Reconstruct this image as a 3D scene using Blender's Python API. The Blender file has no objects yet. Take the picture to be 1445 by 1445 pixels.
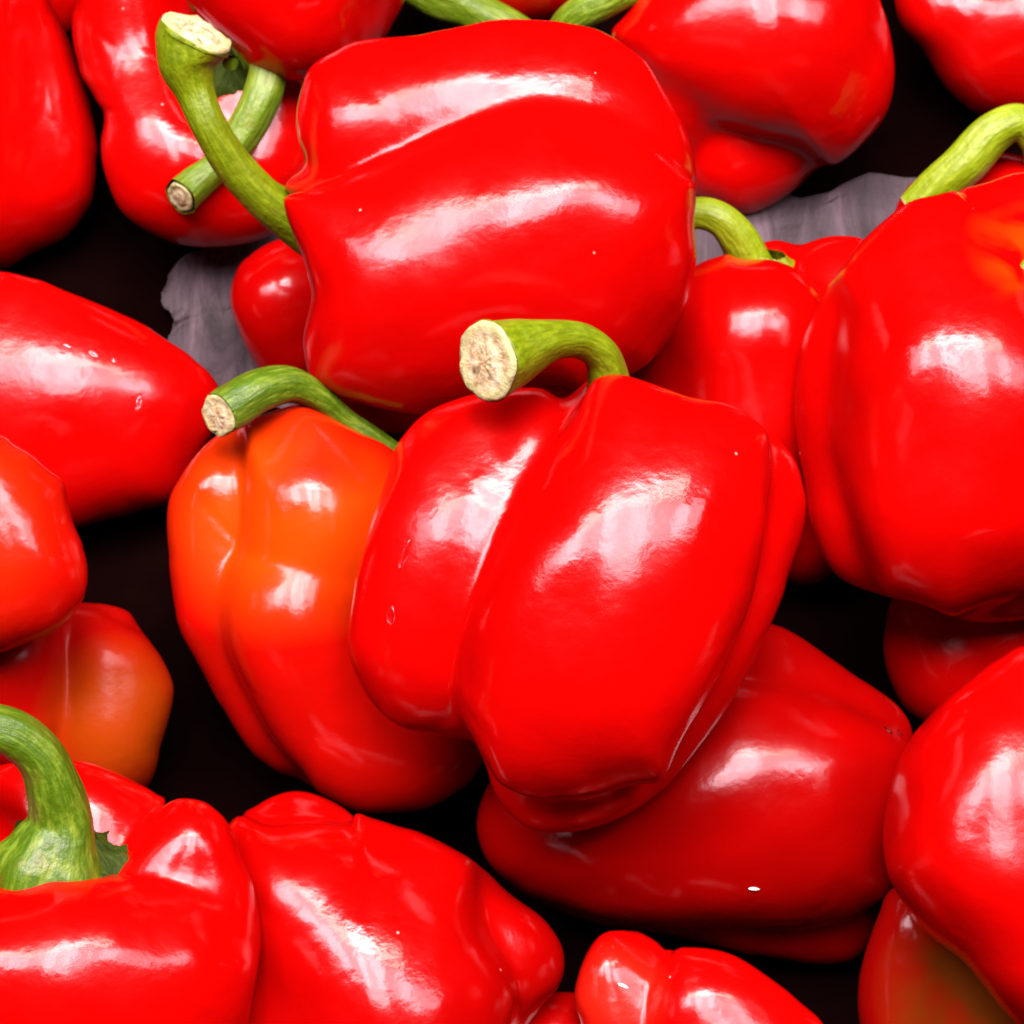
import bpy, math, random
import numpy as np
from mathutils import Vector, Matrix

# ------------------------------------------------------------------ camera
IMG = 1445.0                       # photograph size in pixels
FPX = 4000.0                       # focal length in photograph pixels
ELEV = math.radians(58)
TGT = np.array([0.0, 0.0, 0.075])
CDIST = 0.60
VIEW = np.array([0.0, math.cos(ELEV), -math.sin(ELEV)])
RIGHT = np.array([1.0, 0.0, 0.0])
UP = np.array([0.0, math.sin(ELEV), math.cos(ELEV)])
CAM = TGT - VIEW * CDIST

scene = bpy.context.scene
COL = scene.collection
cam_d = bpy.data.cameras.new('camera')
cam = bpy.data.objects.new('camera', cam_d)
COL.objects.link(cam)
M = Matrix(((RIGHT[0], UP[0], -VIEW[0], CAM[0]),
            (RIGHT[1], UP[1], -VIEW[1], CAM[1]),
            (RIGHT[2], UP[2], -VIEW[2], CAM[2]),
            (0, 0, 0, 1)))
cam.matrix_world = M
cam_d.sensor_fit = 'HORIZONTAL'
cam_d.angle = 2 * math.atan(IMG / 2 / FPX)
cam_d.clip_start = 0.01
cam_d.clip_end = 50
cam_d.dof.use_dof = True
cam_d.dof.focus_distance = 0.50
cam_d.dof.aperture_fstop = 70.0
scene.camera = cam

# ------------------------------------------------------------------ world
world = bpy.data.worlds.new('World')
scene.world = world
world.use_nodes = True
bg = world.node_tree.nodes['Background']
bg.inputs[0].default_value = (0.9, 0.85, 1.0, 1)
bg.inputs[1].default_value = 0.001

# ------------------------------------------------------------------ lamps
def lamp(name, loc, aim, sx, sy, power, col, rot=0.0):
    d = bpy.data.lights.new(name, 'AREA')
    d.shape = 'RECTANGLE'
    d.size, d.size_y = sx, sy
    d.energy = power
    d.color = col
    o = bpy.data.objects.new(name, d)
    COL.objects.link(o)
    v = Vector(aim) - Vector(loc)
    o.location = loc
    o.rotation_euler = (v.to_track_quat('-Z', 'Y').to_matrix() @ Matrix.Rotation(rot, 3, 'Z')).to_euler()
    return o
LAMPS = [                                                   # a row of ceiling panels over the stall and one bright tube
    ('ceiling_panel_lamp', (-0.61, 0.00, 1.85), 0.50, 1.00, 27.0, (1.0, 0.80, 0.88)),
    ('ceiling_panel_lamp', (0.00, 0.00, 1.85), 0.62, 1.05, 43.0, (1.0, 0.82, 0.89)),
    ('ceiling_panel_lamp', (0.60, -0.02, 1.85), 0.48, 1.00, 21.0, (1.0, 0.80, 0.88)),
    ('ceiling_panel_lamp', (-1.20, 0.02, 1.85), 0.50, 0.95, 20.0, (1.0, 0.80, 0.88)),
    ('ceiling_panel_lamp', (1.20, 0.00, 1.85), 0.50, 0.95, 18.0, (1.0, 0.80, 0.88)),
    ('tube_lamp', (-0.02, 0.34, 1.75), 1.70, 0.15, 24.0, (1.0, 0.97, 0.88)),
]
for n, loc, sx, sy, p, c in LAMPS:
    lamp(n, loc, (0, 0, 0.06), sx, sy, p, c)

# ------------------------------------------------------------------ exposure
vs = scene.view_settings
vs.view_transform = 'Standard'
vs.look = 'None'
vs.exposure = 0.45
vs.gamma = 1.0
vs.use_curve_mapping = False

# ------------------------------------------------------------------ projection helpers
def to_world(X, Y, D):
    """camera space (right, up, depth) -> world, arrays"""
    return CAM[None, :] + X[:, None] * RIGHT + Y[:, None] * UP + D[:, None] * VIEW
def floor_depth(u, v, z=0.0):
    dz = VIEW[2] - (v - IMG / 2) / FPX * UP[2]
    return (z - CAM[2]) / dz
def pix_on_floor(u, v, z=0.0):
    d = floor_depth(u, v, z)
    return CAM + RIGHT * ((u - IMG / 2) / FPX * d) - UP * ((v - IMG / 2) / FPX * d) + VIEW * d

# ------------------------------------------------------------------ materials
def nt_new(name):
    m = bpy.data.materials.new(name)
    m.use_nodes = True
    nt = m.node_tree
    return m, nt, nt.nodes['Principled BSDF']
def node(nt, typ, **kw):
    n = nt.nodes.new(typ)
    for k, v in kw.items():
        if hasattr(n, k):
            setattr(n, k, v)
        else:
            n.inputs[k].default_value = v
    return n
def ramp(nt, fac, stops):
    r = nt.nodes.new('ShaderNodeValToRGB')
    e = r.color_ramp.elements
    while len(e) < len(stops):
        e.new(0.5)
    for el, (p, c) in zip(e, stops):
        el.position = p
        el.color = (*c, 1)
    nt.links.new(fac, r.inputs[0])
    return r
def mixc(nt, fac, a, b, blend='MIX'):
    n = nt.nodes.new('ShaderNodeMix')
    n.data_type = 'RGBA'
    n.blend_type = blend
    for sock, val in ((0, fac), (6, a), (7, b)):
        if hasattr(val, 'is_output'):
            nt.links.new(val, n.inputs[sock])
        else:
            n.inputs[sock].default_value = val if sock == 0 else (*val, 1)
    return n.outputs[2]

def pepper_material(name, base, second=None, seed=0.0, amount=0.5, scale=16, rough=0.165, centre=None, radius=0.03, spec=0.30):
    m, nt, b = nt_new(name)
    L = nt.links
    geo = nt.nodes.new('ShaderNodeNewGeometry')
    mp = nt.nodes.new('ShaderNodeVectorMath'); mp.operation = 'ADD'
    L.new(geo.outputs['Position'], mp.inputs[0])
    mp.inputs[1].default_value = (seed * 1.7, seed * 0.9, seed * 2.3)
    P = mp.outputs[0]
    # slow tone drift of the ripe skin
    n1 = node(nt, 'ShaderNodeTexNoise', Scale=22.0, Detail=3.0)
    L.new(P, n1.inputs['Vector'])
    dark = tuple(c * 0.72 for c in base)
    r1 = ramp(nt, n1.outputs[0], [(0.32, dark), (0.62, base)])
    col = r1.outputs[0]
    if second is not None:
        n2 = node(nt, 'ShaderNodeTexNoise', Scale=float(scale), Detail=2.5, Distortion=0.4)
        L.new(P, n2.inputs['Vector'])
        lo = 0.62 - amount * 0.5
        r2 = ramp(nt, n2.outputs[0], [(lo, (0, 0, 0)), (lo + 0.22, (1, 1, 1))])
        fac = r2.outputs[0]
        if centre is not None:
            dn = nt.nodes.new('ShaderNodeVectorMath'); dn.operation = 'DISTANCE'
            L.new(geo.outputs['Position'], dn.inputs[0])
            dn.inputs[1].default_value = tuple(centre)
            mr = node(nt, 'ShaderNodeMapRange')
            mr.inputs[1].default_value = radius * 0.45
            mr.inputs[2].default_value = radius
            mr.inputs[3].default_value = 1.0
            mr.inputs[4].default_value = 0.0
            L.new(dn.outputs['Value'], mr.inputs[0])
            mu = nt.nodes.new('ShaderNodeMath'); mu.operation = 'MULTIPLY'
            L.new(fac, mu.inputs[0]); L.new(mr.outputs[0], mu.inputs[1])
            fac = mu.outputs[0]
        col = mixc(nt, fac, col, second)
    # tiny pale scuffs and corky specks
    v = node(nt, 'ShaderNodeTexVoronoi', Scale=210.0, Randomness=1.0)
    L.new(P, v.inputs['Vector'])
    wn = nt.nodes.new('ShaderNodeTexWhiteNoise')
    L.new(v.outputs['Color'], wn.inputs['Vector'])
    sp = node(nt, 'ShaderNodeMath', operation='LESS_THAN')
    L.new(v.outputs['Distance'], sp.inputs[0]); sp.inputs[1].default_value = 0.065
    gt = node(nt, 'ShaderNodeMath', operation='GREATER_THAN')
    L.new(wn.outputs['Value'], gt.inputs[0]); gt.inputs[1].default_value = 0.955
    sm = node(nt, 'ShaderNodeMath', operation='MULTIPLY')
    L.new(sp.outputs[0], sm.inputs[0]); L.new(gt.outputs[0], sm.inputs[1])
    sc = node(nt, 'ShaderNodeMath', operation='MULTIPLY')
    L.new(sm.outputs[0], sc.inputs[0]); sc.inputs[1].default_value = 0.55
    col = mixc(nt, sc.outputs[0], col, (0.75, 0.30, 0.22))
    L.new(col, b.inputs['Base Color'])
    # gloss: waxy bloom breaks the reflections up
    n3 = node(nt, 'ShaderNodeTexNoise', Scale=52.0, Detail=6.0, Roughness=0.62)
    L.new(P, n3.inputs['Vector'])
    rr = node(nt, 'ShaderNodeMapRange')
    rr.inputs[1].default_value = 0.3; rr.inputs[2].default_value = 0.7
    rr.inputs[3].default_value = rough * 0.65; rr.inputs[4].default_value = rough * 1.45
    L.new(n3.outputs[0], rr.inputs[0])
    L.new(rr.outputs[0], b.inputs['Roughness'])
    b.inputs['IOR'].default_value = 1.46
    b.inputs['Specular IOR Level'].default_value = spec
    n4 = node(nt, 'ShaderNodeTexNoise', Scale=130.0, Detail=4.0, Roughness=0.5)
    L.new(P, n4.inputs['Vector'])
    bp = node(nt, 'ShaderNodeBump', Strength=0.22, Distance=0.0012)
    L.new(n4.outputs[0], bp.inputs['Height'])
    n5 = node(nt, 'ShaderNodeTexNoise', Scale=900.0, Detail=2.0)
    L.new(P, n5.inputs['Vector'])
    bp2 = node(nt, 'ShaderNodeBump', Strength=0.02, Distance=0.0003)
    L.new(n5.outputs[0], bp2.inputs['Height'])
    L.new(bp.outputs[0], bp2.inputs['Normal'])
    L.new(bp2.outputs[0], b.inputs['Normal'])
    return m

def stem_material(name, c1, c2, seed):
    m, nt, b = nt_new(name)
    L = nt.links
    at = nt.nodes.new('ShaderNodeUVMap')
    mp = nt.nodes.new('ShaderNodeMapping')
    L.new(at.outputs[0], mp.inputs[0])
    mp.inputs['Scale'].default_value = (15, 0.55, 1)
    mp.inputs['Location'].default_value = (seed, seed * 2, seed)
    n1 = node(nt, 'ShaderNodeTexNoise', Scale=2.2, Detail=6.0, Roughness=0.6)
    L.new(mp.outputs[0], n1.inputs['Vector'])
    r1 = ramp(nt, n1.outputs[0], [(0.28, tuple(c * 0.72 for c in c1)), (0.48, c1), (0.78, c2)])
    geo = nt.nodes.new('ShaderNodeNewGeometry')
    n2 = node(nt, 'ShaderNodeTexNoise', Scale=150.0, Detail=4.0)
    L.new(geo.outputs['Position'], n2.inputs['Vector'])
    r2 = ramp(nt, n2.outputs[0], [(0.60, (0, 0, 0)), (0.72, (1, 1, 1))])
    sc = node(nt, 'ShaderNodeMath', operation='MULTIPLY')
    L.new(r2.outputs[0], sc.inputs[0]); sc.inputs[1].default_value = 0.35
    col = mixc(nt, sc.outputs[0], r1.outputs[0], (0.10, 0.075, 0.008))
    L.new(col, b.inputs['Base Color'])
    b.inputs['Specular IOR Level'].default_value = 0.35 if 'dark' not in name else 0.12
    b.inputs['Roughness'].default_value = 0.38 if 'dark' not in name else 0.6
    n3 = node(nt, 'ShaderNodeTexNoise', Scale=420.0, Detail=5.0)
    L.new(geo.outputs['Position'], n3.inputs['Vector'])
    ad = node(nt, 'ShaderNodeMath', operation='ADD')
    L.new(n3.outputs[0], ad.inputs[0]); L.new(n1.outputs[0], ad.inputs[1])
    bp = node(nt, 'ShaderNodeBump', Strength=0.45, Distance=0.001)
    L.new(ad.outputs[0], bp.inputs['Height'])
    L.new(bp.outputs[0], b.inputs['Normal'])
    return m

def cut_material():
    m, nt, b = nt_new('cut_stem_fibre')
    L = nt.links
    geo = nt.nodes.new('ShaderNodeNewGeometry')
    n1 = node(nt, 'ShaderNodeTexNoise', Scale=480.0, Detail=6.0, Roughness=0.7)
    L.new(geo.outputs['Position'], n1.inputs['Vector'])
    r1 = ramp(nt, n1.outputs[0], [(0.30, (0.1094, 0.05472, 0.01642)), (0.44, (0.3612, 0.2517, 0.1094)), (0.60, (0.4925, 0.4268, 0.2627))])
    at = nt.nodes.new('ShaderNodeUVMap')
    sx = nt.nodes.new('ShaderNodeSeparateXYZ')
    L.new(at.outputs[0], sx.inputs[0])
    r2 = ramp(nt, sx.outputs['Y'], [(0.0, (0.0, 0, 0)), (0.66, (0, 0, 0)), (0.82, (1, 1, 1))])
    sc = node(nt, 'ShaderNodeMath', operation='MULTIPLY')
    L.new(r2.outputs[0], sc.inputs[0]); sc.inputs[1].default_value = 0.55
    col = mixc(nt, sc.outputs[0], r1.outputs[0], (0.33, 0.35, 0.12))
    L.new(col, b.inputs['Base Color'])
    b.inputs['Roughness'].default_value = 0.85
    bp = node(nt, 'ShaderNodeBump', Strength=0.8, Distance=0.001)
    L.new(n1.outputs[0], bp.inputs['Height'])
    L.new(bp.outputs[0], b.inputs['Normal'])
    return m

RED = (0.378, 0.000504, 0.000378)
MAT_CUT = cut_material()
MAT_STEM = {
    'lime':  stem_material('lime_stem_skin', (0.1416, 0.2051, 0.0009768), (0.2442, 0.3077, 0.01465), 1.3),
    'green': stem_material('green_stem_skin', (0.07326, 0.1368, 0.0009768), (0.1856, 0.254, 0.02442), 4.1),
    'olive': stem_material('olive_stem_skin', (0.0928, 0.1416, 0.0004884), (0.1758, 0.2344, 0.004884), 7.7),
    'deepgreen': stem_material('deep_green_stem_skin', (0.04151, 0.0928, 0.0009768), (0.1465, 0.21, 0.01465), 5.3),
    'dark':  stem_material('dark_calyx_skin', (0.01709, 0.03175, 0.001465), (0.04884, 0.08303, 0.005861), 2.9),
}

# ------------------------------------------------------------------ mesh helpers
def link(name, me, mat, parent=None):
    o = bpy.data.objects.new(name, me)
    COL.objects.link(o)
    if mat:
        me.materials.append(mat)
    if parent is not None:
        o.parent = parent
    return o
def mesh_from(name, V, F, uv=None, smooth=True):
    me = bpy.data.meshes.new(name)
    me.from_pydata([tuple(v) for v in V], [], [tuple(f) for f in F])
    if smooth:
        me.polygons.foreach_set('use_smooth', [True] * len(me.polygons))
    if uv is not None:
        ul = me.uv_layers.new(name='UVMap')
        li = np.zeros(len(me.loops), dtype=np.int32)
        me.loops.foreach_get('vertex_index', li)
        ul.data.foreach_set('uv', np.asarray(uv, dtype=np.float32)[li].ravel())
    me.update()
    return me

def cube_sphere(n):
    key = {}
    V, F = [], []
    def vid(p):
        k = p
        if k not in key:
            key[k] = len(V)
            q = np.array([math.tan((c / n * 2 - 1) * math.pi / 4) if 0 < c < n else (c / n * 2 - 1) for c in p])
            V.append(q / np.linalg.norm(q))
        return key[k]
    for ax in range(3):
        for side in (0, n):
            for i in range(n):
                for j in range(n):
                    quad = []
                    for a, b in ((0, 0), (1, 0), (1, 1), (0, 1)):
                        p = [0, 0, 0]
                        p[ax] = side
                        p[(ax + 1) % 3] = i + a
                        p[(ax + 2) % 3] = j + b
                        quad.append(vid(tuple(p)))
                    F.append(quad if side else quad[::-1])
    F = np.array(F)
    V = np.array(V)
    E = np.concatenate([F[:, [0, 1]], F[:, [1, 2]], F[:, [2, 3]], F[:, [3, 0]]])
    deg = np.bincount(E[:, 0], minlength=len(V)).astype(float)
    return V, F, E, deg
SPH = {n: cube_sphere(n) for n in (40, 64)}

def catmull(P, m, closed=False):
    P = np.asarray(P, float)
    n = len(P)
    out = []
    rng = range(n) if closed else range(n - 1)
    for i in rng:
        if closed:
            p0, p1, p2, p3 = P[(i - 1) % n], P[i], P[(i + 1) % n], P[(i + 2) % n]
        else:
            p0, p1, p2, p3 = P[max(i - 1, 0)], P[i], P[i + 1], P[min(i + 2, n - 1)]
        for t in np.arange(m) / m:
            out.append(0.5 * ((2 * p1) + (-p0 + p2) * t + (2 * p0 - 5 * p1 + 4 * p2 - p3) * t * t + (-p0 + 3 * p1 - 3 * p2 + p3) * t ** 3))
    if not closed:
        out.append(P[-1])
    return np.array(out)

def lobe_dist(Q, chain):
    """distance of points to a lobe: a bent, tapering capsule given by (x, y, z, r) stations"""
    if len(chain) == 1:
        c = np.array(chain[0], float)
        return np.linalg.norm(Q - c[:3], axis=1) - c[3]
    S = catmull(chain, 12)
    best = None
    for a, b in zip(S[:-1], S[1:]):
        ba = b[:3] - a[:3]
        h = np.clip(((Q - a[:3]) @ ba) / max(ba @ ba, 1e-9), 0, 1)
        d = np.linalg.norm(Q - a[:3] - h[:, None] * ba, axis=1) - (a[3] + (b[3] - a[3]) * h)
        best = d if best is None else np.minimum(best, d)
    return best

def smooth_mesh(P, E, deg, it):
    """relax kinks without shrinking"""
    n = len(P)
    for i in range(it):
        for lam in (0.55, -0.57):
            A = np.stack([np.bincount(E[:, 0], weights=P[E[:, 1], c], minlength=n) for c in range(3)], axis=1) / deg[:, None]
            P = P + (A - P) * lam
    return P

def pepper_shape(spec):
    """body of one pepper in picture-plane units: x right, y down, z towards the viewer"""
    D, F, E, deg = SPH[spec.get('n', 64)]
    cx, cy = spec['c']
    C = np.array([cx, cy, spec.get('cz', 0.0)])
    k = spec.get('k', 13.0)
    dirs = D * np.array([1, -1, 1.0])
    R = np.full(len(D), max(np.linalg.norm(np.array(st[:3]) - C) + st[3] for ch in spec['lobes'] for st in ch) + 3 * k)
    for it in range(22):
        Q = C + dirs * R[:, None]
        acc = np.zeros(len(D))
        for ch in spec['lobes']:
            acc += np.exp(-np.clip(lobe_dist(Q, ch) / k, -60, 400))
        d = -k * np.log(np.maximum(acc, 1e-170))
        R = np.maximum(R - np.clip(d, -60, 400) * 0.72, 15.0)
    # settle kinks: a little relaxation of the radius over the surface
    for it in range(spec.get('relax', 6)):
        s = np.bincount(E[:, 0], weights=R[E[:, 1]], minlength=len(D))
        R = R * 0.4 + 0.6 * s / deg
    # slow dents and swellings of the flesh
    rs = np.random.RandomState(spec['seed'])
    Q = dirs * R[:, None]
    w = np.zeros(len(D))
    for i in range(9):
        kv = rs.normal(size=3); kv /= np.linalg.norm(kv)
        lam = rs.uniform(90, 230)
        w += np.sin(Q @ kv * 2 * math.pi / lam + rs.uniform(0, 6.28)) * lam / 150
    R = R + w * spec.get('wob', 0.75)
    dirs = dirs * np.array([1, 1, spec.get('zs', 1.0)])
    return smooth_mesh(C + dirs * R[:, None], E, deg, spec.get('smooth', 10)), F

def project(P, dc):
    s = dc / FPX
    X = (P[:, 0] - IMG / 2) * s
    Y = -(P[:, 1] - IMG / 2) * s
    d = dc - P[:, 2] * s
    return IMG / 2 + X / d * FPX, IMG / 2 - Y / d * FPX, d

NB = 240
def fit_outline(P, spec, dc):
    """swell or shrink the body sideways so that its outline is the traced one"""
    if 'o' not in spec:
        return P
    cx, cy = spec['c']
    O = catmull(spec['o'], 10, closed=True)
    th = np.arctan2(O[:, 1] - cy, O[:, 0] - cx)
    rr = np.hypot(O[:, 0] - cx, O[:, 1] - cy)
    order = np.argsort(th)
    ang = (np.arange(NB) + 0.5) / NB * 2 * math.pi - math.pi
    T = np.interp(ang, th[order], rr[order], period=2 * math.pi)
    P = P.copy()
    for it in range(4):
        u, v, d = project(P, dc)
        a = np.arctan2(v - cy, u - cx)
        r = np.hypot(u - cx, v - cy)
        b = np.clip(((a + math.pi) / (2 * math.pi) * NB).astype(int), 0, NB - 1)
        Rm = np.zeros(NB)
        np.maximum.at(Rm, b, r)
        bad = Rm < 5
        Rm[bad] = np.interp(ang[bad], ang[~bad], Rm[~bad], period=2 * math.pi)
        ratio = T / Rm
        ratio = (np.roll(ratio, 1) + 2 * ratio + np.roll(ratio, -1)) / 4
        low = np.real(np.fft.ifft(np.fft.fft(ratio) * np.exp(-(np.fft.fftfreq(NB) * NB / 7.0) ** 2)))
        sl = np.interp(a, ang, low, period=2 * math.pi)
        sh = np.interp(a, ang, ratio - low, period=2 * math.pi)
        rm = np.interp(a, ang, Rm, period=2 * math.pi)
        w = np.clip(r / rm, 0, 1)
        f = 1 + (sl - 1) * w ** 1.2 + sh * w ** 6
        P[:, 0] = cx + (P[:, 0] - cx) * f + (u - P[:, 0]) * 0
        P[:, 1] = cy + (P[:, 1] - cy) * f
    return P

# ------------------------------------------------------------------ settling: every pepper is pushed back until it rests on what is behind it
G0, GC, GN = -520, 10, 250
gx = G0 + (np.arange(GN) + 0.5) * GC
FRONT = np.repeat(floor_depth(0, gx)[:, None], GN, axis=1)
def maps(P, dc):
    u, v, d = project(P, dc)
    i = ((v - G0) / GC).astype(int)
    j = ((u - G0) / GC).astype(int)
    ok = (i >= 0) & (j >= 0) & (i < GN) & (j < GN)
    return i[ok], j[ok], d[ok]
def settle(spec, P0):
    dc = spec.get('d', 0.62)
    P = P0
    for it in range(3):
        P = fit_outline(P0, spec, dc)
        i, j, d = maps(P, dc)
        back = np.full((GN, GN), -1.0)
        np.maximum.at(back, (i, j), d)
        m = back > 0
        gap = (FRONT - back)[m]
        q = np.quantile(gap, spec.get('q', 0.02))
        dc = dc + q + spec.get('push', 0.0)
    P = fit_outline(P0, spec, dc)
    _, _, E, deg = SPH[spec.get('n', 64)]
    P = smooth_mesh(P, E, deg, 4)
    i, j, d = maps(P, dc)
    np.minimum.at(FRONT, (i, j), d)
    return P, dc

# ------------------------------------------------------------------ stems
def frame_of(t):
    t = t / np.linalg.norm(t)
    a = np.array([0, 0, 1.0]) if abs(t[2]) < 0.9 else np.array([1.0, 0, 0])
    u = np.cross(t, a); u /= np.linalg.norm(u)
    return t, u, np.cross(t, u)

def tube(path, nseg, ridges, ridge_amp, twist, seed, cut_n=None, per=9):
    S = catmull(path, per)
    rs = np.random.RandomState(seed)
    ph = rs.uniform(0, 6.28, 4)
    n = len(S)
    V, UV = [], []
    t0, u, w = frame_of(S[1, :3] - S[0, :3])
    for i in range(n):
        t = S[min(i + 1, n - 1), :3] - S[max(i - 1, 0), :3]
        t /= np.linalg.norm(t)
        if i >= n - 4 and cut_n is not None:
            c = np.array(cut_n, float); c /= np.linalg.norm(c)
            f = (i - (n - 4)) / 3.0
            t = t * (1 - f) + c * f
            t /= np.linalg.norm(t)
        u = u - t * (u @ t); u /= np.linalg.norm(u)
        w = np.cross(t, u)
        f = i / (n - 1)
        for j in range(nseg):
            a = j / nseg * 2 * math.pi
            g = 1 + ridge_amp * (0.7 * math.cos(ridges * a + ph[0] + twist * f) + 0.5 * math.cos((ridges + 2) * a + ph[1] - twist * f * 1.4) + 0.4 * math.cos(2 * a + ph[2] + 3 * f))
            g += 0.02 * math.sin(f * 23 + ph[3] + 2 * a)
            V.append(S[i, :3] + S[i, 3] * g * (u * math.cos(a) + w * math.sin(a)))
            UV.append((j / nseg if j <= nseg / 2 else 1 - j / nseg, f * len(path)))
    F = []
    for i in range(n - 1):
        for j in range(nseg):
            a, b = i * nseg + j, i * nseg + (j + 1) % nseg
            F.append((a, b, b + nseg, a + nseg))
    V = np.array(V)
    return V, F, UV, V[-nseg:], t, S[-1]

def cut_cap(ring, t, st, seed, bulge=0.12):
    rs = np.random.RandomState(seed)
    n = len(ring)
    c = ring.mean(axis=0)
    V, UV, F = [], [], []
    levels = [(1.0, -0.02), (1.01, 0.05), (0.93, 0.10), (0.78, 0.08), (0.66, 0.05), (0.5, 0.10), (0.33, 0.14), (0.17, 0.12)]
    for f, h in levels:
        for j in range(n):
            jit = rs.normal() * 0.035 if f < 1 else rs.normal() * 0.012
            V.append(c + (ring[j] - c) * (f + jit * 0.6) + t * st[3] * (h + jit) * bulge / 0.12)
            UV.append((j / n, f))
    V.append(c + t * st[3] * 0.12); UV.append((0, 0))
    for i in range(len(levels) - 1):
        for j in range(n):
            a, b = i * n + j, i * n + (j + 1) % n
            F.append((a, b, b + n, a + n))
    last = (len(levels) - 1) * n
    for j in range(n):
        F.append((last + j, last + (j + 1) % n, len(V) - 1))
    return np.array(V), F, UV

def calyx_mesh(base, axis, r_in, r_out, points, droop, seed, thick=0.10, point=0.28, lump=0.012):
    """green star of sepals round the foot of a stem: a lobed, drooping collar with thickness"""
    rs = np.random.RandomState(seed)
    t, u, w = frame_of(np.array(axis, float))
    base = np.array(base, float)
    n, rings = 72, 8
    pr = rs.uniform(0.75, 1.12, points)
    ph = rs.uniform(0, 6.28)
    top, bot = [], []
    for i in range(rings + 1):
        f = i / rings
        for j in range(n):
            a = j / n * 2 * math.pi
            s = a / (2 * math.pi) * points
            kk = int(s) % points
            peak = (1 - abs((s % 1) * 2 - 1)) ** 1.2
            rmax = r_out * (1 - point + point * 1.45 * peak * pr[kk])
            r = r_in * 0.55 + (rmax - r_in * 0.55) * f
            h = droop[0] * (1 - f) ** 2 + droop[1] * f * f + droop[2] * peak * f ** 3
            h += 0.05 * r_out * math.sin(3 * a + ph) * f + rs.normal() * lump * r_out + lump * 3 * r_out * math.sin(7 * a + 9 * f + ph) * f - thick * r_out * 0.5 * f ** 6
            p = base + r * (u * math.cos(a) + w * math.sin(a)) + t * h
            top.append(p); bot.append(p - t * thick * r_out * (1.05 - 0.6 * f))
    V = top + bot
    UV = [((j / n * 3) % 1, i / rings * 2) for i in range(rings + 1) for j in range(n)] * 2
    F = []
    o = len(top)
    for i in range(rings):
        for j in range(n):
            a, b = i * n + j, i * n + (j + 1) % n
            F.append((a, b, b + n, a + n))
            F.append((o + a, o + a + n, o + b + n, o + b))
    for j in range(n):
        a, b = rings * n + j, rings * n + (j + 1) % n
        F.append((a, b, o + b, o + a))
    return np.array(V), F, UV

# ------------------------------------------------------------------ the peppers, listed from the bottom of the pile up
# c = centre, o = outline, lobes = bent tapering swellings (x, y, z, r); photograph pixels, z towards the viewer
PEPPERS = []
def pep(**kw):
    kw.setdefault('seed', len(PEPPERS) * 7 + 3)
    PEPPERS.append(kw)

pep(key='far_left', c=(40, -40), n=40,
    o=[(-40, -120), (60, -130), (130, -80), (135, -10), (100, 45), (40, 60), (-30, 30), (-60, -40)],
    lobes=[[(20, -40, 0, 70)], [(80, -30, 0, 60)]], mat=('red',),
    label='red pepper showing only as a dark sliver behind two peppers in the corner')
pep(key='back_top', c=(715, -80), n=40,
    o=[(590, -120), (640, -190), (760, -200), (830, -150), (850, -80), (830, 0), (770, 30), (690, 30), (620, 0), (580, -60)],
    lobes=[[(660, -80, 0, 90)], [(760, -80, 0, 90)]], mat=('red',),
    stem=dict(path=[(585, -60, -10, 30), (575, -30, 30, 33), (615, 0, 45, 36), (660, 20, 45, 30), (715, 48, 40, 29), (770, 78, 30, 27)], kind='green'),
    label='deep shaded red pepper behind the two-lobed pepper, thick green stem across it')
pep(key='behind_stem', c=(1400, 340), n=40,
    o=[(1262, 300), (1290, 255), (1340, 235), (1400, 216), (1470, 230), (1520, 290), (1530, 370), (1470, 440), (1380, 450), (1300, 420), (1262, 360)],
    lobes=[[(1340, 330, 0, 70)], [(1440, 330, 10, 80)], [(1400, 380, 0, 70)]], mat=('red',),
    stem=dict(path=[(1475, 290, 20, 26), (1462, 245, 50, 24), (1448, 205, 75, 25), (1420, 184, 85, 26), (1385, 200, 85, 29), (1350, 238, 78, 31), (1315, 270, 66, 30), (1282, 300, 52, 26)], kind='lime'),
    label='red pepper mostly hidden, its long lime green stem arching over a big round pepper')
pep(key='small_left', c=(430, 435), n=40,
    o=[(412, 334), (381, 343), (346, 367), (329, 394), (325, 430), (339, 473), (356, 507), (378, 533), (430, 545), (490, 530), (530, 480), (540, 420), (510, 360), (460, 335)],
    lobes=[[(400, 430, 20, 85), (420, 470, 10, 70)], [(480, 430, 0, 90)]], mat=('red',),
    label='small rounded red pepper end below the crossed stems')
pep(key='mid_right', c=(1050, 570), k=16,
    o=[(1062, 347), (1096, 339), (1128, 345), (1157, 336), (1187, 333), (1225, 342), (1262, 390), (1272, 470), (1262, 580), (1230, 700), (1190, 790), (1140, 828), (1080, 810), (1010, 750), (950, 680), (905, 600), (885, 520), (910, 450), (945, 400), (985, 372), (1020, 360)],
    lobes=[[(1055, 500, 60, 120), (1060, 600, 50, 120)], [(975, 470, 20, 90), (960, 560, 10, 95)], [(1180, 430, -40, 85), (1190, 580, -20, 95), (1140, 720, -30, 90)],
           [(1090, 410, -110, 70), (1060, 560, -90, 120)], [(1060, 690, 0, 110)]], mat=('red',),
    stem=dict(path=[(1072, 400, -40, 46), (1060, 375, -10, 33), (1042, 340, 10, 27), (1015, 312, 20, 24), (980, 303, 15, 22), (945, 318, 0, 24), (925, 345, -15, 26)], kind='lime'),
    calyx=dict(base=(1086, 384, 10), axis=(0.05, -0.85, 0.45), r_in=34, r_out=60, points=6, droop=(26, -2, 10), kind='lime'),
    label='red pepper with a hooked lime green stem and pale calyx beside the grey paper')
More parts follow.
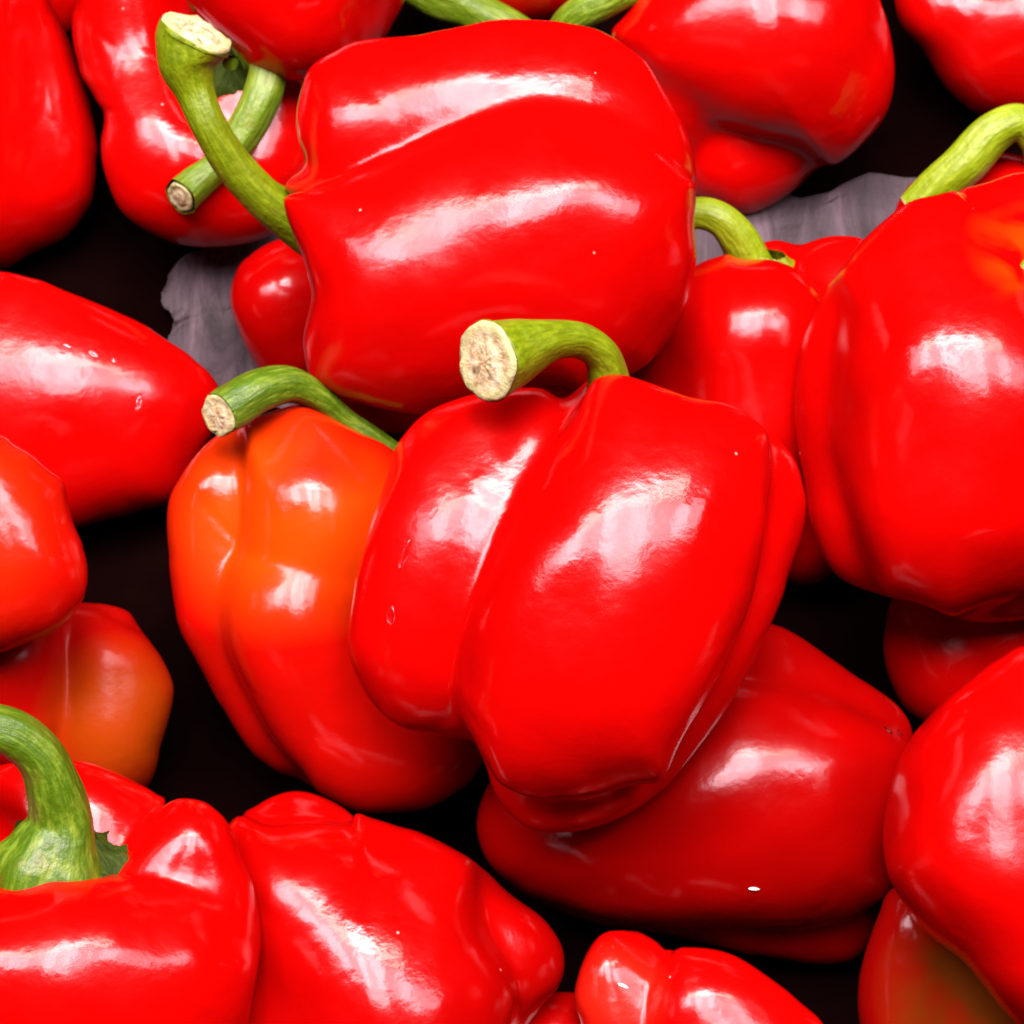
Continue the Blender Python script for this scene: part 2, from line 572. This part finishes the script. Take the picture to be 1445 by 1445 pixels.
pep(key='corner_tr', c=(1405, 30), n=40,
    o=[(1262, -20), (1270, 34), (1304, 75), (1326, 113), (1349, 140), (1385, 164), (1440, 172), (1500, 150), (1550, 90), (1560, 0), (1520, -80), (1440, -120), (1340, -110), (1280, -70)],
    lobes=[[(1350, 40, 10, 85), (1380, 80, 10, 85)], [(1445, 45, 20, 105), (1460, 90, 10, 90)], [(1400, -30, -40, 90)]], mat=('red',),
    label='rounded red pepper end above the long arching lime green stem')
pep(key='brown', c=(1345, 1420), n=40,
    o=[(1258, 1255), (1240, 1290), (1220, 1347), (1211, 1394), (1214, 1450), (1240, 1530), (1320, 1580), (1420, 1570), (1480, 1500), (1490, 1400), (1450, 1310), (1380, 1260), (1310, 1240)],
    lobes=[[(1290, 1330, 10, 70), (1285, 1430, 10, 80), (1300, 1480, 0, 70)], [(1390, 1340, 20, 80), (1390, 1460, 20, 90)]], mat=('brown',),
    label='half ripe brownish green and dark red pepper low in the pile')
pep(key='low_gap', c=(770, 1490), n=40,
    o=[(700, 1430), (760, 1405), (820, 1405), (860, 1460), (850, 1540), (780, 1580), (700, 1550), (680, 1480)],
    lobes=[[(760, 1480, 0, 70)], [(800, 1500, 0, 60)]], mat=('red',),
    label='dark red pepper glimpsed deep between two front peppers')
pep(key='under_right', c=(1370, 915), n=40,
    o=[(1249, 885), (1247, 926), (1261, 973), (1284, 1008), (1330, 1030), (1420, 1030), (1490, 990), (1510, 900), (1480, 820), (1400, 790), (1310, 800), (1262, 840)],
    lobes=[[(1320, 890, 10, 70), (1330, 940, 10, 75)], [(1420, 900, 10, 95)]], mat=('shade',),
    label='dark red pepper in shade, tucked beneath the big round pepper')
pep(key='left_top', k=20, c=(10, 100),
    o=[(73, 0), (93, 45), (114, 100), (131, 159), (137, 208), (135, 260), (121, 304), (87, 339), (45, 360), (0, 382), (-80, 375), (-160, 310), (-200, 180), (-200, 20), (-160, -120), (-80, -190), (0, -170), (45, -90)],
    lobes=[[(40, -40, 10, 80), (70, 100, 0, 70), (70, 230, 0, 70), (30, 290, -10, 70)], [(-60, -60, 40, 110), (-50, 120, 50, 110), (-40, 250, 30, 95)], [(-40, 60, -80, 130)]], mat=('red',),
    label='tall red pepper with a faint long groove, standing clear of its neighbours in the corner')
pep(key='left_second', c=(265, 175),
    o=[(107, -5), (102, 52), (114, 104), (136, 143), (147, 165), (142, 208), (149, 249), (166, 291), (194, 318), (235, 339), (277, 349), (329, 348), (374, 336), (408, 311), (440, 250), (450, 180), (430, 110), (390, 60), (330, -20), (250, -80), (160, -85), (115, -50)],
    lobes=[[(180, 0, 20, 72), (190, 90, 20, 70), (230, 200, 40, 85), (260, 240, 40, 95)], [(350, 170, 20, 80), (350, 240, 20, 90)], [(270, 60, -40, 90), (280, 180, -50, 120)]], mat=('red',),
    stem=dict(path=[(345, 95, 50, 40), (372, 88, 90, 30), (388, 112, 118, 26), (378, 160, 128, 27), (354, 206, 130, 25), (320, 250, 132, 22), (290, 276, 138, 24), (272, 294, 146, 27)], kind='green', cut_n=(-0.6, 0.55, 0.6), cut=True, cut_scale=0.8),
    calyx=dict(base=(334, 108, 92), axis=(0.1, -0.2, 0.95), r_in=20, r_out=58, points=5, droop=(14, -6, -14), kind='dark'),
    label='red pepper with a waist and a green stem bent down to a chipped tan tip')
pep(key='left_mid', zs=0.62, c=(70, 570), k=18,
    o=[(-120, 420), (-60, 390), (0, 383), (52, 394), (97, 412), (156, 436), (194, 453), (235, 478), (277, 508), (298, 528), (313, 560), (306, 600), (280, 650), (245, 705), (190, 725), (145, 736), (80, 752), (0, 750), (-90, 720), (-160, 640), (-165, 510)],
    lobes=[[(-60, 575, -30, 170), (40, 585, -30, 180), (120, 590, -30, 160), (200, 600, -35, 105)], [(-40, 630, -70, 110), (110, 640, -70, 90)]], mat=('red',),
    label='plump smooth red pepper lying sideways with one broad pale reflection and water marks')
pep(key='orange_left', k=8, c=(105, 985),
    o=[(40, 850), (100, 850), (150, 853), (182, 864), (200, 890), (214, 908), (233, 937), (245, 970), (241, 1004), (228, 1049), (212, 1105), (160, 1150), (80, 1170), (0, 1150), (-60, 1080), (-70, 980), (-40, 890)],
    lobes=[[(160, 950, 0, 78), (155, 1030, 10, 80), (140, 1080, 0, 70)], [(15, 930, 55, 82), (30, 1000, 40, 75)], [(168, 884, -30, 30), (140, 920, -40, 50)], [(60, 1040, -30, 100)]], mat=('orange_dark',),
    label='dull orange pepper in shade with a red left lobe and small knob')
pep(key='bottom_mid', c=(985, 1470), n=40,
    o=[(819, 1445), (810, 1411), (816, 1376), (834, 1335), (857, 1315), (892, 1316), (920, 1328), (945, 1342), (980, 1337), (1033, 1347), (1085, 1379), (1126, 1411), (1165, 1450), (1180, 1520), (1130, 1600), (1020, 1630), (900, 1610), (840, 1530)],
    lobes=[[(862, 1375, 10, 52), (868, 1450, 20, 58)], [(916, 1375, -20, 38), (925, 1440, -10, 45)], [(1000, 1430, 40, 90), (1030, 1500, 40, 110)], [(950, 1520, 0, 100)]], k=8, mat=('red_streak',),
    label='red pepper with deep parallel grooves and an orange tinged narrow lobe')
pep(key='top_right', c=(1080, 90),
    o=[(862, 50), (884, 18), (915, -25), (970, -80), (1060, -110), (1150, -100), (1215, -55), (1247, 15), (1258, 57), (1263, 98), (1258, 140), (1243, 174), (1213, 207), (1183, 230), (1155, 237), (1126, 264), (1096, 287), (1062, 301), (1040, 304), (1013, 292), (975, 270), (930, 200), (885, 110)],
    lobes=[[(960, 60, 40, 110), (1070, 70, 60, 130), (1160, 105, 40, 100)], [(1030, 215, -20, 75), (1075, 215, -25, 70)], [(1060, 40, -60, 130)], [(950, 130, 0, 100)]], k=10, mat=('red',),
    stem=dict(path=[(965, -15, 40, 30), (930, -22, 60, 27), (895, -8, 66, 25), (860, 8, 62, 25), (832, 20, 52, 26), (805, 38, 36, 25), (785, 62, 10, 25)], kind='green'),
    label='broad red pepper with an arched reflection and a second lobe tucked underneath, over grey paper')
pep(key='top_mid', c=(420, -60),
    o=[(250, -30), (277, 14), (332, 70), (360, 97), (401, 114), (435, 112), (480, 100), (535, 60), (556, 31), (575, -10), (590, -90), (540, -190), (440, -230), (330, -210), (260, -130)],
    lobes=[[(380, -70, 30, 120), (400, -10, 30, 110)], [(490, -80, 10, 110), (495, -30, 0, 80)], [(420, -100, -50, 120)]], mat=('red',),
    calyx=dict(base=(268, -8, 20), axis=(-0.8, 0.5, 0.3), r_in=14, r_out=30, points=5, droop=(8, 0, 6), kind='olive'),
    label='red pepper behind a cut stem tip, its smooth underside facing out')
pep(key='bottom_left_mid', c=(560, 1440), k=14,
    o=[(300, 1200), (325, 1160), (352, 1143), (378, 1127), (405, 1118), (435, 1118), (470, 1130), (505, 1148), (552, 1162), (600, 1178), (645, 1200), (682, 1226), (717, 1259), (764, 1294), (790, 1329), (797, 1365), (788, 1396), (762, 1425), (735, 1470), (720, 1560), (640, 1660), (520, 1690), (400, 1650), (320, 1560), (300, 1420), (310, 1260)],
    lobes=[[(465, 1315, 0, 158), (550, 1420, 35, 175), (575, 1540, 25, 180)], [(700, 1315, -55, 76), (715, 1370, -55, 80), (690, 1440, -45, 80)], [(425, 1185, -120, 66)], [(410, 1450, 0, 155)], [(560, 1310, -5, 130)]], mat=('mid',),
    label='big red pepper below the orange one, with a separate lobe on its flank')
pep(key='dark_bottom', zs=0.82, c=(985, 1130), k=24,
    o=[(1085, 880), (1126, 897), (1185, 938), (1243, 976), (1272, 1002), (1288, 1035), (1290, 1100), (1280, 1180), (1262, 1250), (1240, 1285), (1231, 1324), (1208, 1353), (1161, 1362), (1103, 1356), (1050, 1347), (986, 1332), (927, 1318), (863, 1309), (793, 1289), (734, 1259), (694, 1224), (674, 1180), (676, 1142), (700, 1090), (760, 1030), (840, 960), (940, 900), (1020, 875)],
    lobes=[[(810, 1150, 30, 110), (930, 1150, 60, 150), (1060, 1130, 70, 165), (1140, 1140, 50, 150)], [(1090, 990, -40, 100), (1190, 1030, -50, 85)], [(1160, 1280, -40, 75), (1010, 1250, -20, 95), (830, 1210, -30, 90)], [(960, 1080, -70, 150)]], mat=('deep',),
    label='dark red pepper under the central one, with a scarred reflection and white crumb')
pep(key='left_low', k=18, c=(-10, 770), n=64,
    o=[(0, 615), (21, 628), (45, 642), (69, 663), (90, 680), (97, 711), (104, 739), (118, 774), (124, 808), (118, 843), (97, 874), (69, 896), (25, 912), (0, 921), (-70, 920), (-140, 880), (-170, 780), (-140, 670), (-70, 615)],
    lobes=[[(-10, 700, 30, 85), (20, 800, 30, 95)], [(-90, 720, 10, 90), (-80, 820, 10, 95)], [(-30, 760, -50, 100)]], mat=('red_warm',),
    label='warm red pepper end resting on the sideways plump pepper')
pep(key='round_right', zs=0.9, c=(1390, 570),
    o=[(1325, 274), (1288, 283), (1256, 304), (1217, 339), (1187, 377), (1164, 411), (1145, 449), (1130, 490), (1123, 540), (1121, 590), (1128, 645), (1138, 700), (1146, 746), (1166, 794), (1194, 822), (1239, 839), (1291, 850), (1326, 864), (1360, 877), (1405, 879), (1460, 872), (1540, 850), (1610, 790), (1660, 680), (1670, 560), (1640, 420), (1580, 310), (1510, 250), (1440, 243), (1390, 258)],
    lobes=[[(1330, 450, 10, 140), (1355, 570, 45, 185), (1355, 680, 60, 165)], [(1205, 480, -50, 75), (1200, 600, -55, 85), (1240, 720, -40, 90)], [(1560, 420, 30, 120), (1560, 600, 30, 140), (1520, 740, 20, 120)], [(1450, 330, -70, 85), (1430, 560, -70, 200)], [(1420, 790, -20, 85)]], k=16, mat=('red_top',),
    calyx=dict(base=(1470, 378, 92), axis=(0.25, -0.6, 0.75), r_in=26, r_out=50, points=5, droop=(20, -4, -6), kind='olive'),
    stem=dict(path=[(1476, 392, 60, 30), (1486, 352, 118, 24), (1515, 322, 155, 24), (1560, 312, 175, 26)], kind='green', cut=True),
    label='big round red pepper with orange streaks running to its green calyx')
pep(key='right_bottom', c=(1425, 1190),
    o=[(1445, 911), (1413, 926), (1354, 967), (1302, 1020), (1272, 1066), (1255, 1119), (1246, 1177), (1252, 1230), (1272, 1271), (1302, 1312), (1354, 1353), (1384, 1388), (1419, 1432), (1470, 1470), (1550, 1460), (1620, 1380), (1660, 1240), (1650, 1080), (1600, 960), (1520, 905)],
    lobes=[[(1400, 1090, -5, 140), (1405, 1200, 25, 158), (1440, 1310, 40, 125)], [(1470, 1000, -20, 90)], [(1325, 1190, -60, 75), (1350, 1280, -60, 75)], [(1450, 1370, -10, 95)], [(1560, 1090, 10, 130), (1560, 1250, 10, 140)], [(1450, 1160, -80, 170)]], k=20, mat=('red',),
    label='glossy red pepper with several small reflections above the brownish one')
pep(key='bottom_left', c=(95, 1345), k=15,
    o=[(-150, 1180), (-90, 1110), (-20, 1085), (50, 1072), (120, 1075), (166, 1091), (208, 1112), (236, 1128), (260, 1126), (290, 1133), (316, 1153), (332, 1182), (343, 1213), (358, 1248), (366, 1290), (368, 1340), (356, 1411), (340, 1480), (280, 1570), (150, 1620), (0, 1610), (-120, 1560), (-190, 1440), (-190, 1290)],
    lobes=[[(0, 1388, 60, 140), (110, 1378, 55, 148), (205, 1370, 25, 130)], [(200, 1460, 10, 130)], [(268, 1206, -38, 72), (285, 1300, -40, 78)], [(120, 1165, -120, 90), (120, 1290, -100, 110)], [(-70, 1190, -100, 100), (-80, 1330, -30, 110)]], mat=('red',),
    stem=dict(path=[(72, 1262, 0, 100), (74, 1228, 22, 86), (84, 1188, 32, 62), (92, 1150, 42, 43), (86, 1108, 60, 37), (70, 1062, 78, 33), (34, 1028, 96, 32), (-20, 1014, 110, 31), (-70, 1030, 120, 34)], kind='deepgreen', ridge=0.055, cut=True),
    calyx=dict(base=(100, 1206, -2), axis=(0.20, -0.85, 0.47), r_in=30, r_out=100, points=7, droop=(46, 10, 10), kind='dark', thick=0.42, point=0.14, lump=0.032),
    label='red pepper standing upright with a thick curved green stem and dark ragged calyx')
pep(key='orange', c=(440, 860), k=13,
    o=[(346, 596), (310, 612), (278, 640), (252, 676), (238, 710), (235, 750), (239, 800), (246, 857), (257, 896), (282, 941), (311, 995), (349, 1053), (386, 1087), (432, 1105), (460, 1128), (505, 1148), (555, 1148), (600, 1142), (641, 1122), (676, 1087), (700, 1020), (690, 900), (660, 780), (610, 690), (556, 636), (505, 608), (484, 597), (450, 580), (422, 571), (390, 578)],
    lobes=[[(455, 660, 32, 85), (455, 735, 60, 98), (440, 805, 55, 97), (424, 885, 63, 103), (480, 985, 52, 100), (560, 1040, 40, 100)], [(310, 710, 0, 66), (312, 830, 0, 66), (370, 970, -30, 74), (420, 1030, -35, 70)], [(540, 760, 5, 110), (570, 840, 5, 112), (595, 920, 0, 108)], [(430, 780, -90, 130), (520, 980, -80, 120)]], mat=('orange',),
    stem=dict(path=[(545, 640, -20, 22), (520, 615, 0, 17), (485, 590, 20, 16), (448, 560, 45, 21), (412, 546, 70, 26), (375, 556, 95, 31), (345, 575, 112, 32), (322, 590, 124, 31)], kind='deepgreen', cut_n=(-0.62, 0.30, 0.70), cut=True),
    label='orange red pepper with three long lobes and a stubby green cut stem')
pep(key='two_lobed', zs=0.86, c=(700, 315), k=8,
    o=[(417, 160), (428, 116), (440, 93), (469, 73), (514, 57), (594, 48), (663, 35), (711, 27), (781, 30), (832, 38), (864, 52), (890, 70), (911, 88), (934, 124), (957, 162), (975, 200), (982, 241), (982, 283), (980, 324), (983, 360), (979, 396), (968, 434), (938, 490), (895, 527), (830, 560), (740, 590), (650, 605), (574, 611), (534, 609), (492, 597), (455, 575), (438, 535), (427, 484), (432, 450), (439, 415), (430, 374), (414, 332), (404, 304), (401, 277), (408, 253), (429, 234), (419, 197)],
    lobes=[[(515, 195, 0, 120), (600, 195, 0, 135), (700, 192, 0, 138), (800, 192, 0, 138), (870, 205, 0, 120)], [(500, 385, 115, 115), (590, 405, 95, 172), (700, 375, 88, 190), (800, 355, 92, 185), (870, 360, 120, 125)], [(560, 495, -40, 105), (720, 500, -50, 105)], [(880, 400, -50, 105)], [(690, 300, -90, 170)]], mat=('red',),
    stem=dict(path=[(455, 335, -75, 38), (412, 304, -45, 36), (370, 278, -10, 30), (330, 235, 25, 27), (300, 185, 52, 26), (281, 138, 58, 28), (272, 104, 62, 42), (276, 76, 66, 50), (284, 60, 70, 53)], kind='olive', cut_n=(0.42, -0.75, 0.42), cut=True),
    label='broad red pepper lying across with two wavy reflections and a long olive stem')
pep(key='centre', zs=0.8, c=(815, 835), k=9,
    o=[(574, 609), (592, 590), (624, 571), (680, 553), (745, 547), (771, 550), (794, 561), (818, 545), (839, 533), (871, 528), (908, 537), (965, 557), (1018, 568), (1055, 584), (1076, 603), (1102, 623), (1126, 657), (1136, 699), (1134, 741), (1118, 799), (1092, 872), (1060, 941), (1023, 1004), (976, 1067), (923, 1125), (871, 1156), (818, 1172), (766, 1175), (729, 1158), (697, 1122), (684, 1083), (674, 1056), (660, 1043), (613, 1038), (571, 1030), (534, 1004), (508, 967), (492, 925), (492, 883), (500, 825), (510, 778), (529, 720), (545, 672), (558, 632)],
    lobes=[[(925, 690, 60, 152), (890, 790, 102, 175), (840, 890, 118, 175), (790, 965, 105, 145)], [(725, 680, -60, 140), (670, 810, -30, 165), (640, 900, -20, 145)], [(1040, 710, -40, 95), (1010, 820, -50, 110), (930, 960, -40, 110)], [(800, 690, -90, 130), (780, 860, -90, 170), (800, 1050, -50, 118)]], mat=('red',),
    stem=dict(path=[(860, 575, -20, 36), (859, 540, 0, 30), (848, 504, 24, 26), (818, 484, 52, 25), (782, 484, 80, 29), (744, 496, 108, 40), (708, 510, 132, 52), (690, 517, 146, 56)], kind='olive', cut_n=(-0.70, 0.18, 0.70), cut=True, ridge=0.03),
    label='large central red pepper on top of the pile with a thick cut stem end')

def M_pt(dc, x, y, z):
    s = dc / FPX
    return to_world(np.array([(x - IMG / 2) * s]), np.array([-(y - IMG / 2) * s]), np.array([dc - z * s]))[0]

def material_for(spec, dc):
    k = spec['mat'][0]
    sd = spec['seed'] * 0.37
    nm = spec['mat'][0] + '_pepper_skin'
    if k == 'red':
        return pepper_material(nm, RED, seed=sd)
    if k == 'shade':
        return pepper_material(nm, RED, seed=sd, spec=0.12)
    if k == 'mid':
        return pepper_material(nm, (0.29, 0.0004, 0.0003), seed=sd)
    if k == 'deep':
        return pepper_material(nm, (0.2268, 0.000378, 0.000315), seed=sd)
    if k == 'red_warm':
        return pepper_material(nm, (0.378, 0.00189, 0.00063), (0.3906, 0.01386, 0.00063), seed=sd, amount=0.3)
    if k == 'orange':
        return pepper_material(nm, (0.378, 0.0018, 0.0006), (0.4158, 0.034, 0.0006), seed=sd + 0.31, amount=0.60, scale=17, centre=M_pt(dc, 410, 715, 90), radius=0.033)
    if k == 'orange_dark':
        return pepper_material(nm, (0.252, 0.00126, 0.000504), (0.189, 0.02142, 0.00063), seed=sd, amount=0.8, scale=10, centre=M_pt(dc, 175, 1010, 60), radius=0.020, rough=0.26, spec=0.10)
    if k == 'brown':
        return pepper_material(nm, (0.2142, 0.00126, 0.00063), (0.105, 0.022, 0.0015), seed=sd, amount=0.62, scale=48, spec=0.14, centre=M_pt(dc, 1350, 1390, 80), radius=0.02)
    if k == 'red_streak':
        return pepper_material(nm, RED, (0.3906, 0.00756, 0.00252), seed=sd, amount=0.6, scale=20, centre=M_pt(dc, 868, 1400, 60), radius=0.013)
    if k == 'red_top':
        return pepper_material(nm, RED, (0.4032, 0.024, 0.0005), seed=sd, amount=0.45, scale=90, centre=M_pt(dc, 1462, 390, 80), radius=0.021)

PLACED = {}
def build(spec):
    P0, F = pepper_shape(spec)
    P, dc = settle(spec, P0)
    s = dc / FPX
    def W(Q):
        Q = np.asarray(Q, float)
        return to_world((Q[:, 0] - IMG / 2) * s, -(Q[:, 1] - IMG / 2) * s, dc - Q[:, 2] * s)
    VW = W(P)
    base = np.array([VW[:, 0].mean(), VW[:, 1].mean(), VW[:, 2].min()])
    root = bpy.data.objects.new('bell_pepper', None)
    COL.objects.link(root)
    root.empty_display_size = 0.02
    root.location = base
    root['label'] = spec['label']
    root['category'] = 'bell pepper'
    root['group'] = 'red bell peppers heaped in the tray'
    mat = material_for(spec, dc)
    flip = [f[::-1] for f in F]
    body = link('body', mesh_from('body', VW - base, F), mat, root)
    if 'stem' in spec:
        st = spec['stem']
        V, FF, UV, ring, t, last = tube(st['path'], 28, 5, st.get('ridge', 0.04), 1.3, spec['seed'], st.get('cut_n'))
        so = link('stem', mesh_from('stem', W(V) - base, FF, UV), MAT_STEM[st['kind']], root)
        c = ring.mean(axis=0)
        rg = c + (ring - c) * st.get('cut_scale', 0.97)
        CV, CF, CUV = cut_cap(rg, t, last, spec['seed'] + 1)
        link('cut_end', mesh_from('cut_end', W(CV) - base, CF, CUV), MAT_CUT, so)
    if 'calyx' in spec:
        ca = spec['calyx']
        V, FF, UV = calyx_mesh(ca['base'], ca['axis'], ca['r_in'], ca['r_out'], ca['points'], ca['droop'], spec['seed'], ca.get('thick', 0.10), ca.get('point', 0.28), ca.get('lump', 0.012))
        link('calyx', mesh_from('calyx', W(V) - base, FF, UV), MAT_STEM[ca['kind']], root)
    PLACED[spec['key']] = (VW, dc, body, base)
    print('pepper', spec['key'], 'depth %.3f' % dc, 'z %.3f..%.3f' % (VW[:, 2].min(), VW[:, 2].max()), 'size', np.ptp(VW, axis=0).round(3))

# ------------------------------------------------------------------ tray floor and paper
def floor():
    m, nt, b = nt_new('black_tray_plastic')
    geo = nt.nodes.new('ShaderNodeNewGeometry')
    n1 = node(nt, 'ShaderNodeTexNoise', Scale=40.0, Detail=5.0)
    nt.links.new(geo.outputs['Position'], n1.inputs['Vector'])
    r = ramp(nt, n1.outputs[0], [(0.3, (0.0016, 0.0004, 0.0004)), (0.7, (0.003, 0.0008, 0.0007))])
    nt.links.new(r.outputs[0], b.inputs['Base Color'])
    b.inputs['Roughness'].default_value = 0.9
    b.inputs['Specular IOR Level'].default_value = 0.0
    V = [(-0.6, -0.5, 0), (0.6, -0.5, 0), (0.6, 0.6, 0), (-0.6, 0.6, 0)]
    o = link('tray_floor', mesh_from('tray_floor', V, [(0, 1, 2, 3)], smooth=False), m)
    o['kind'] = 'structure'
def paper():
    m, nt, b = nt_new('grey_paper')
    geo = nt.nodes.new('ShaderNodeNewGeometry')
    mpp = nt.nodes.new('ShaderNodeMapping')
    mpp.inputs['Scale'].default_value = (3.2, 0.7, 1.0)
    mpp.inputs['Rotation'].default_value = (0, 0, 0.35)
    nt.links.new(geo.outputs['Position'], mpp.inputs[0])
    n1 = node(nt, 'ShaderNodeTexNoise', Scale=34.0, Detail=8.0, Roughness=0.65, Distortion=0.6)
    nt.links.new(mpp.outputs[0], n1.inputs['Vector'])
    r = ramp(nt, n1.outputs[0], [(0.34, (0.012, 0.006, 0.008)), (0.50, (0.040, 0.025, 0.030)), (0.66, (0.085, 0.058, 0.068))])  # stretched dark bands paint streaky shadow into the paper colour
    n2 = node(nt, 'ShaderNodeTexNoise', Scale=700.0, Detail=3.0)
    nt.links.new(geo.outputs['Position'], n2.inputs['Vector'])
    ad = node(nt, 'ShaderNodeMath', operation='MULTIPLY_ADD')
    nt.links.new(n2.outputs[0], ad.inputs[0]); ad.inputs[1].default_value = 0.15
    nt.links.new(n1.outputs[0], ad.inputs[2])
    bp = node(nt, 'ShaderNodeBump', Strength=0.6, Distance=0.004)
    nt.links.new(ad.outputs[0], bp.inputs['Height'])
    nt.links.new(bp.outputs[0], b.inputs['Normal'])
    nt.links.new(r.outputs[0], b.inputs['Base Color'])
    b.inputs['Roughness'].default_value = 0.8
    lo = [(262, 600), (560, 600), (900, 560), (1400, 500)]
    hi = [(232, 405), (560, 230), (1080, 285), (1390, 255)]
    n = 60
    V, F = [], []
    rs = np.random.RandomState(4)
    ph = rs.uniform(0, 6.28, 12)
    A, B = catmull(lo, 20), catmull(hi, 20)
    for i in range(n + 1):
        for j in range(n + 1):
            bb = i / n
            q = A[j] * (1 - bb) + B[j] * bb
            p = pix_on_floor(q[0], q[1])
            h = 0.0022 + 0.0007 * (math.sin(p[0] * 70 + p[1] * 40 + ph[0]) + math.sin(p[0] * -45 + p[1] * 95 + ph[1])) + 0.0003 * math.sin(p[0] * 210 + ph[2] + 3 * math.sin(p[1] * 60))
            h += 0.0035 * abs(math.sin(p[0] * 55 + 1.2 * math.sin(p[1] * 30) + 0.5)) ** 0.7 + 0.0015 * abs(math.sin(p[0] * 131 - p[1] * 90))
            V.append((p[0] + 0.0012 * math.sin(i * 0.33 + 1) + rs.normal() * 0.0002, p[1] + 0.0015 * math.sin(j * 0.29) + 0.0015 * math.sin(j * 0.83) + rs.normal() * 0.0003, h))
    for i in range(n):
        for j in range(n):
            k = i * (n + 1) + j
            F.append((k, k + 1, k + n + 2, k + n + 1))
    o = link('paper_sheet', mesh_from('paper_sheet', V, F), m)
    so = o.modifiers.new('thick', 'SOLIDIFY'); so.thickness = 0.0004
    o['label'] = 'pale grey creased paper sheet lining the tray beneath the peppers'
    o['category'] = 'paper'
floor()
paper()
for sp in PEPPERS:
    build(sp)

# ------------------------------------------------------------------ water drops and a crumb lying on the skins
def surface_at(key, u, v):
    VW, dc, body, base = PLACED[key]
    rel = VW - CAM
    d = rel @ VIEW
    pu = IMG / 2 + (rel @ RIGHT) / d * FPX
    pv = IMG / 2 - (rel @ UP) / d * FPX
    me = body.data
    N = np.zeros(len(VW) * 3, dtype=np.float32)
    me.vertex_normals.foreach_get('vector', N)
    N = N.reshape(-1, 3)
    dist = np.hypot(pu - u, pv - v) + np.where((N @ VIEW) < 0, 0, 1e4)
    w = np.argsort(dist)[:4]
    p = VW[w].mean(axis=0)
    n = N[w].mean(axis=0); n /= np.linalg.norm(n)
    dd = (p - CAM) @ VIEW
    # slide along the skin to the wanted spot
    want = CAM + RIGHT * ((u - IMG / 2) / FPX * dd) - UP * ((v - IMG / 2) / FPX * dd) + VIEW * dd
    q = want - n * ((want - p) @ n)
    return q, n, dd / FPX
def blob(name, key, u, v, lx, ly, ang, mat, label, cat, group, flat=0.3, rough=0.0, seed=1):
    p, n, s = surface_at(key, u, v)
    a = math.radians(ang)
    t = RIGHT * math.cos(a) - UP * math.sin(a)
    t = t - n * (t @ n); t /= np.linalg.norm(t)
    b = np.cross(n, t)
    rs = np.random.RandomState(seed)
    V, F = [], []
    nu, nv = 18, 9
    for i in range(nv + 1):
        ph = math.pi * i / nv - math.pi / 2
        for j in range(nu):
            th = 2 * math.pi * j / nu
            g = 1 + rough * rs.normal() + 0.12 * math.cos(th)
            h = math.sin(ph) * (1 if ph > 0 else 0.25) * flat * min(lx, ly)
            V.append((t * math.cos(th) * math.cos(ph) * lx * g + b * math.sin(th) * math.cos(ph) * ly * g + n * h) * s)
    for i in range(nv):
        for j in range(nu):
            k, m = i * nu + j, i * nu + (j + 1) % nu
            F.append((k, m, m + nu, k + nu))
    o = link(name, mesh_from(name, V, F), mat)
    o.location = p + n * s * 1.0
    o['label'] = label; o['category'] = cat
    if group:
        o['group'] = group
wm, wnt, wb = nt_new('clear_water')
wb.inputs['Base Color'].default_value = (1, 1, 1, 1)
wb.inputs['Roughness'].default_value = 0.03
wb.inputs['IOR'].default_value = 1.33
wb.inputs['Transmission Weight'].default_value = 1.0
DROPS = [
    ('centre', 552, 866, 14, 7, 85, 'oval water drop low on the left lobe of the large central pepper'),
    ('centre', 572, 778, 24, 5, 108, 'long water drop running down the left lobe of the large central pepper'),
    ('left_mid', 196, 566, 13, 4, 110, 'curved water drop on the right end of the sideways plump pepper'),
    ('left_mid', 131, 500, 9, 4.5, 40, 'largest of three small water drops beside the broad reflection on the sideways plump pepper'),
    ('left_mid', 94, 489, 7, 3, 30, 'medium one of three small water drops beside the broad reflection on the sideways plump pepper'),
    ('left_mid', 160, 509, 5, 2.4, 70, 'smallest of three small water drops beside the broad reflection on the sideways plump pepper'),
    ('dark_bottom', 1252, 1030, 8, 6, 80, 'larger of two small water drops by the shoulder of the dark red pepper'),
    ('dark_bottom', 1269, 1034, 5.5, 4, 80, 'smaller of two small water drops by the shoulder of the dark red pepper'),
]
for i, (k, u, v, lx, ly, an, lab) in enumerate(DROPS):
    blob('water_droplet', k, u, v, lx, ly, an, wm, lab, 'water drop', 'water drops on the peppers', flat=0.35, seed=i)
cm, cnt, cb = nt_new('white_crumb')
cb.inputs['Base Color'].default_value = (0.8, 0.74, 0.70, 1)
cb.inputs['Roughness'].default_value = 0.8
blob('crumb', 'dark_bottom', 1063, 1254, 7.5, 2.6, 5, cm, 'tiny white crumb on the dark red pepper', 'crumb', None, flat=0.8, rough=0.08, seed=5)
blob('crumb', 'bottom_mid', 878, 1391, 8, 2.4, 20, cm, 'tiny white crumb on the narrow lobe of the deeply grooved pepper', 'crumb', None, flat=0.8, rough=0.08, seed=6)
